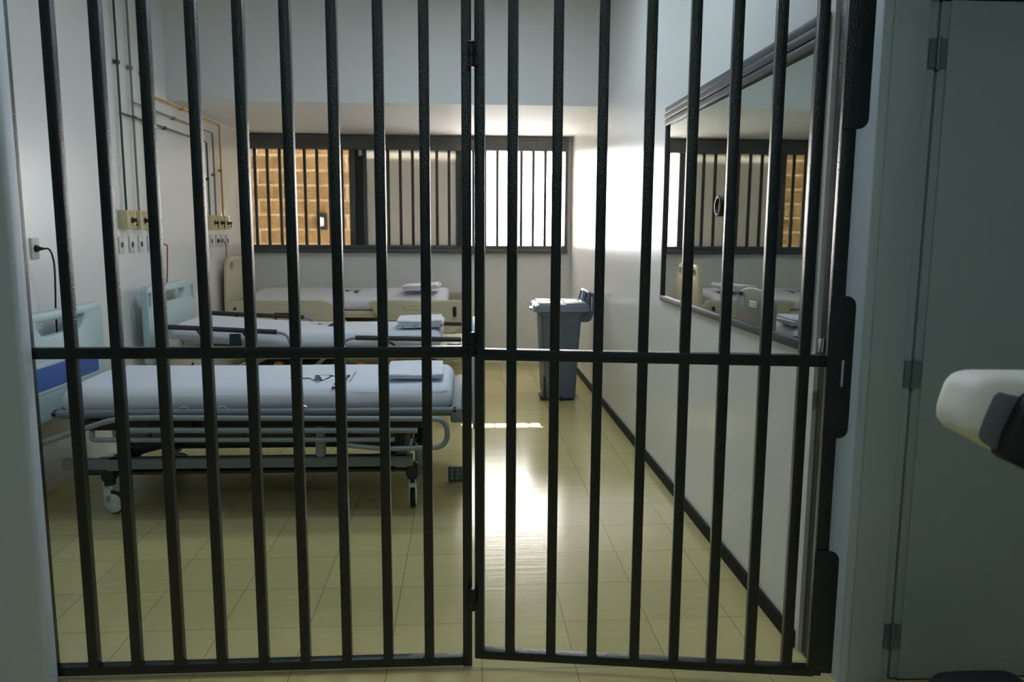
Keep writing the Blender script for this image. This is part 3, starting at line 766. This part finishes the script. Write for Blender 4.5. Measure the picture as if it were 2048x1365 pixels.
for sg, yy in ((-1, -.47), (1, .47)):
    out = round_poly([(-.035, .54), (.98, .50), (1.13, .50), (.985, .700), (.90, .768), (.02, .768)], [.05, .03, .03, .08, .12, .10], 8)
    slot = rrect(.40, .700, .66, .732, .015)
    win = round_poly([(.06, .60), (.30, .60), (.30, .70), (.06, .70)], .04)
    p = MB().plate(out, [], .032, .010, T(0, yy, 0) @ XZ).build('head_side_rail', M_cream, B3)
    MB().plate(rrect(.37, .692, .70, .742, .022), [rrect(.395, .702, .665, .730, .013)], .040, .006, T(0, yy, 0) @ XZ).build('grip_rim', M_cream, p)
    MB().box(.43, yy - .0175*1.0 - .002, .625, .62, yy - .012, .655, .002).build('control_window', M_black, p)
    MB().plate(round_poly([(.72, .58), (.96, .58), (.90, .665), (.72, .665)], .02), [], .036, .003, T(0, yy, 0) @ XZ).build('moulded_panel', M_cream, p)
    MB().plate(round_poly([(.065, .68), (.10, .68), (.085, .715)], .003), [], .037, .001, T(0, yy, 0) @ XZ).build('release_mark', M_black, p)
    out = round_poly([(1.47, .46), (2.06, .46), (2.14, .60), (2.14, .768), (1.31, .768), (1.27, .745)], [.04, .05, .05, .04, .03, .03], 6)
    slot = rrect(1.62, .690, 1.84, .722, .015)
    q = MB().plate(out, [], .032, .010, T(0, yy, 0) @ XZ).build('foot_side_rail', M_cream, B3)
    MB().plate(rrect(1.59, .682, 1.87, .732, .022), [rrect(1.615, .692, 1.845, .720, .013)], .040, .006, T(0, yy, 0) @ XZ).build('grip_rim', M_cream, q)
    MB().plate(round_poly([(1.46, .52), (2.0, .50), (2.05, .655), (1.40, .66)], .05), [], .036, .004, T(0, yy, 0) @ XZ).build('moulded_panel', M_cream, q)
m = MB()
for yy in (-.33, .33): m.box(.15, yy - .03, .28, 1.95, yy + .03, .36, .008)
for xx in (.30, 1.85): m.box(xx - .04, -.38, .28, xx + .04, .38, .36, .008)
m.build('base_frame', M_creamw, B3)
for (xa, za, xb, zb_) in ((.40, .34, .8, .62), (1.75, .34, 1.35, .62)):
    for yy in (-.26, .26): MB().tube([(xa, yy, za), (xb, yy, zb_)], .02, 8).build('lift_arm', M_creamw, B3)
m = MB(); m.box(.9, -.3, .44, 1.35, .3, .54, .02); m.build('control_box', M_creamw, B3)
MB().tube([(2.06, -.42, .70), (2.06, -.50, .70), (2.06, -.505, .62)], .016, 8).build('bumper', M_rubber, B3)
for (xx, yy, r_) in ((.30, -.33, .3), (1.85, -.33, .9), (.30, .33, .3), (1.85, .33, .5)): caster(B3, xx, yy, r_, .29, M_creamw, .065)

# ---------------------------------------------------------------- folded sheets
def folded(x0, x1, y0, y1, z, layers, label, rz, tilt=0.0, r=.006, mark=False):
    t = thing('folded_sheet', label, 'sheet', ((x0+x1)/2, (y0+y1)/2, z), rz, 'folded sheets at the bed feet')
    hx, hy = (x1-x0)/2, (y1-y0)/2; h = 0
    m = MB()
    for i, th in enumerate(layers):
        dx, dy = .008 * math.sin(i * 2.3), .008 * math.cos(i * 1.7)
        def fn(p, i=i):
            q = Vector(p); q.z += .005 * noise.noise(Vector((p.x*7, p.y*7, i*.2))) + tilt * (p.x + hx) + .003
            q.x += .006 * noise.noise(Vector((p.y*9, i, 0))); q.y += .006 * noise.noise(Vector((p.x*9, i, 5))); return q
        m.rbox(-hx + dx, -hy + dy, h, hx + dx - .004*i, hy + dy, h + th, th*.49, (10, 10, 1), 3, fn); h += th + .0005
    m.build('cloth', M_sheet, t, ang=70)
    if mark:
        m = MB()
        for k in range(4):
            a = -hx + .02 + k * (2*hx - .06) / 3
            m.obox((a + .02, -hy - .0085, .012 + .012*(k % 2)), (1, 0, .2), (0, 1, 0), (-.2, 0, 1), .020 if k % 3 else .010, .0008, .0022)
        m.build('printed_mark', M_ink, t)
    return t
folded(-.41, -.115, 3.90, 4.33, .6545, (.012, .012), 'thin folded white sheet on the foot of the nearest bed', .03)
folded(-.475, -.150, 5.50, 5.86, .7125, (.018, .018, .018), 'thick folded white sheet with dark marks on the foot of the middle bed', .02, .03, mark=True)
folded(-.57, -.235, 7.36, 7.72, .833, (.016, .016, .014), 'folded white sheet on the foot of the far cream bed', -.06, .06)

# ---------------------------------------------------------------- pedal bin
bn = thing('wheelie_bin', 'blue grey plastic wheelie bin by the right wall under the window', 'bin', (.80, 6.56, 0))
def ring(x0, x1, y0, y1, z, r):
    return [(p[0], p[1], z) for p in rrect(x0, y0, x1, y1, r, 5)]
m = MB()
m.loft([ring(-.128, .118, -.205, .225, .012, .02), ring(-.136, .122, -.22, .23, .03, .025), ring(-.150, .135, -.23, .24, .35, .025), ring(-.170, .158, -.24, .25, .70, .025), ring(-.172, .160, -.242, .252, .755, .025)])
m.build('body', M_bin, bn)
m = MB()
m.loft([ring(-.185, .17, -.252, .262, .712, .03), ring(-.188, .172, -.256, .266, .735, .03), ring(-.188, .172, -.256, .266, .757, .03), ring(-.18, .165, -.25, .26, .76, .03)])
m.build('rim', M_bin, bn)
m = MB()
m.loft([ring(-.232, .225, -.262, .272, .745, .05), ring(-.238, .230, -.268, .278, .752, .05), ring(-.225, .226, -.266, .276, .792, .05), ring(-.205, .222, -.255, .265, .806, .045), ring(-.16, .215, -.235, .245, .812, .04)])
ld = m.build('lid', M_binlid, bn, ang=28)
m = MB(); m.box(-.19, -.235, .806, -.06, -.05, .818, .005); m.box(-.19, .06, .806, -.06, .24, .818, .005); m.box(.03, -.24, .806, .21, -.03, .818, .005); m.box(.03, .05, .806, .21, .24, .818, .005); m.rbox(-.255, -.09, .748, -.22, .09, .768, .008, (1, 1, 1), 2)
m.build('lid_ridge', M_binlid, ld)
m = MB()
for yy in (-.21, -.07, .07, .21):
    m.plate(round_poly([(.150, .66), (.235, .66), (.262, .73), (.262, .885), (.215, .905), (.185, .80), (.150, .745)], [.004, .05, .03, .008, .008, .02, .004]), [round_poly([(.222, .775), (.246, .75), (.246, .868), (.226, .878)], .005)], .012, .002, T(0, yy, 0) @ XZ)
m.obox((.238, 0, .893), (.92, 0, -.39), (0, 1, 0), (.39, 0, .92), .027, .225, .010, .004)
m.tube([(.25, -.22, .73), (.25, .22, .73)], .012, 8)
m.build('handle', M_bin, bn)
m = MB(); m.plate(rrect(-.235, .012, -.165, .205, (.002, .025, .035, .002)), [], .012, .001, T(-.142, 0, 0) @ YZ); m.build('pedal_recess', M_black, bn)
MB().box(-.175, -.215, .02, -.14, -.06, .042, .008).build('pedal', M_black, bn)
m = MB(); m.box(-.006, -.226, .0, .012, -.214, .04, .003); m.build('base_slot', M_black, bn)
m = MB(); m.box(-.12, -.2, .0, .11, .22, .014, .003); m.build('base_skid', M_black, bn)
for yy in (-.19, .19): MB().lathe((.072, yy - .02, .052), (0, 1, 0), [(0, .042), (.004, .051), (.036, .051), (.04, .042)], 20).build('wheel', M_rubber, bn)

# ---------------------------------------------------------------- small things
ct = thing('hand_control', 'small grey green control box with round buttons on the floor at the nearest bed foot', 'control', (-.045, 4.27, 0))
MB().rbox(-.05, -.016, 0, .06, .016, .088, .010, (2, 1, 2), 3).build('casing', M_ctrl, ct)
m = MB()
for i in range(3):
    for j in range(3): m.lathe((-.028 + i*.03, -.0155, .022 + j*.024), (0, -1, 0), [(0, .0085), (.003, .0085), (.004, .006), (.004, 0)], 12)
m.build('button', M_tube, ct)

dv = thing('stand_device', 'blurred white rounded device with black body close at the right edge', 'device', (.812, 1.10, 0))
ol_ = round_poly([(-.079, 1.200), (.20, 1.196), (.20, .975), (-.016, 1.078), (-.090, 1.115), (-.095, 1.140)], [.030, .02, .02, .05, .018, .03], 8)
MB().plate(ol_, [], .086, .024, XZ).build('white_cap', M_cap, dv, ang=60)
bnd = round_poly([(-.052, 1.180), (.000, 1.168), (-.030, 1.108), (-.032, 1.086), (-.066, 1.104), (-.070, 1.130)], [.012, .008, .02, .012, .012, .02], 5)
MB().plate(bnd, [], .010, .004, T(0, -.0395, 0) @ XZ).build('grey_band', M_band, dv, ang=60)
blk = round_poly([(-.014, 1.180), (.19, 1.182), (.19, .975), (-.043, 1.083), (-.040, 1.115)], [.022, .02, .02, .012, .04], 7)
MB().plate(blk, [], .040, .008, T(0, -.045, 0) @ XZ).build('black_cover', M_bag, dv, ang=60)
MB().cyl((.19, 0, .03), (.19, 0, 1.02), .02, 14).build('pole', M_bag, dv)
MB().lathe((.19, 0, 0), (0, 0, 1), [(0, .16), (.015, .16), (.03, .05), (.04, .02)], 28).build('foot', M_bag, dv)

bg = thing('black_bag', 'black rounded bag at the bottom right corner in front of the grey door', 'bag', (1.42, 1.90, 0))
MB().rbox(-.135, -.10, 0, .150, .10, .180, .06, (4, 4, 2), 6, lambda p: Vector((p.x, p.y, p.z + .012 * (1 - (p.x/.17)**2) * (p.z/.2)))).build('body', M_bag, bg, ang=60)
MB().tube([(.12, -.06, .17), (.155, -.06, .26), (.19, -.06, .27), (.24, -.06, .15)], .012, 8, .03).build('strap', M_bag, bg)

# ---------------------------------------------------------------- lights
wd = bpy.data.worlds.new('World'); SC.world = wd; wd.use_nodes = True
nt = wd.node_tree; bgd = nt.nodes['Background']
sky = nt.nodes.new('ShaderNodeTexSky'); sky.sky_type = 'NISHITA'; sky.sun_disc = False
sky.sun_elevation = math.radians(38); sky.sun_rotation = 0; sky.dust_density = 4; sky.air_density = 1.2
hz = nt.nodes.new('ShaderNodeMix'); hz.data_type = 'RGBA'; hz.inputs[0].default_value = 0.75
hz.inputs[7].default_value = (0.97, 0.97, 0.99, 1)
sc_ = nt.nodes.new('ShaderNodeMix'); sc_.data_type = 'RGBA'; sc_.blend_type = 'MULTIPLY'; sc_.inputs[0].default_value = 1
sc_.inputs[7].default_value = (0.12, 0.12, 0.12, 1)
nt.links.new(sky.outputs[0], sc_.inputs[6]); nt.links.new(sc_.outputs[2], hz.inputs[6])
nt.links.new(hz.outputs[2], bgd.inputs['Color'])
bgd.inputs['Strength'].default_value = 21.0

def light(name, typ, loc, rot, energy, col, **kw):
    l = bpy.data.lights.new(name, typ); l.energy = energy; l.color = col
    for k, v in kw.items(): setattr(l, k, v)
    o = bpy.data.objects.new(name, l); COL.objects.link(o); o.location = loc; o.rotation_euler = rot
    return o
# sun comes straight in through the window: towards -y and down
light('sun', 'SUN', (0, 20, 20), (math.radians(-(90 - 38)), 0, 0), 230.0, (1.0, 0.94, 0.86), angle=math.radians(0.5))
po = light('window_portal', 'AREA', ((wx0 + wx1)/2, YB + .10, 1.73), (math.radians(-90), 0, 0), 1, (1, 1, 1), shape='RECTANGLE', size=wx1 - wx0, size_y=1.05)
po.data.cycles.is_portal = True
# ceiling lamps of the ward (their fittings are above the frame)
light('ward_ceiling_lamp', 'AREA', (.05, 4.75, ZC - .03), (0, 0, 0), 13, (0.68, 0.86, 1.0), shape='RECTANGLE', size=1.2, size_y=.3)
light('ward_ceiling_lamp', 'AREA', (.05, 3.40, ZC - .03), (0, 0, 0), 13, (0.68, 0.86, 1.0), shape='RECTANGLE', size=1.2, size_y=.3)
light('corridor_ceiling_lamp', 'AREA', (-.1, -.3, 3.12), (0, 0, 0), 13, (0.80, 0.95, 1.0), shape='RECTANGLE', size=.6, size_y=.15)

# ---------------------------------------------------------------- camera
cam = bpy.data.cameras.new('Camera'); co = bpy.data.objects.new('Camera', cam); COL.objects.link(co)
R_ = Vector((0.99816, -0.06033, 0.0055)); U_ = Vector((0.003, 0.13994, 0.99016)); F_ = Vector((0.06051, 0.98832, -0.13987))
M = Matrix((R_, U_, -F_)).transposed().to_4x4(); M.translation = (0, 0, 1.4034); co.matrix_world = M
cam.sensor_width = 36; cam.lens = 1563.6 / 2048 * 36; cam.clip_start = .05; cam.clip_end = 200
cam.dof.use_dof = True; cam.dof.focus_distance = 3.2; cam.dof.aperture_fstop = 5.6
SC.camera = co

vs = SC.view_settings
vs.view_transform = 'Standard'; vs.look = 'None'; vs.exposure = 0.12; vs.gamma = 1.0; vs.use_curve_mapping = False
cy = SC.cycles
cy.max_bounces = 10; cy.diffuse_bounces = 6; cy.glossy_bounces = 5; cy.transparent_max_bounces = 12
cy.use_denoising = True; cy.sample_clamp_indirect = 8.0; cy.caustics_reflective = False; cy.caustics_refractive = False
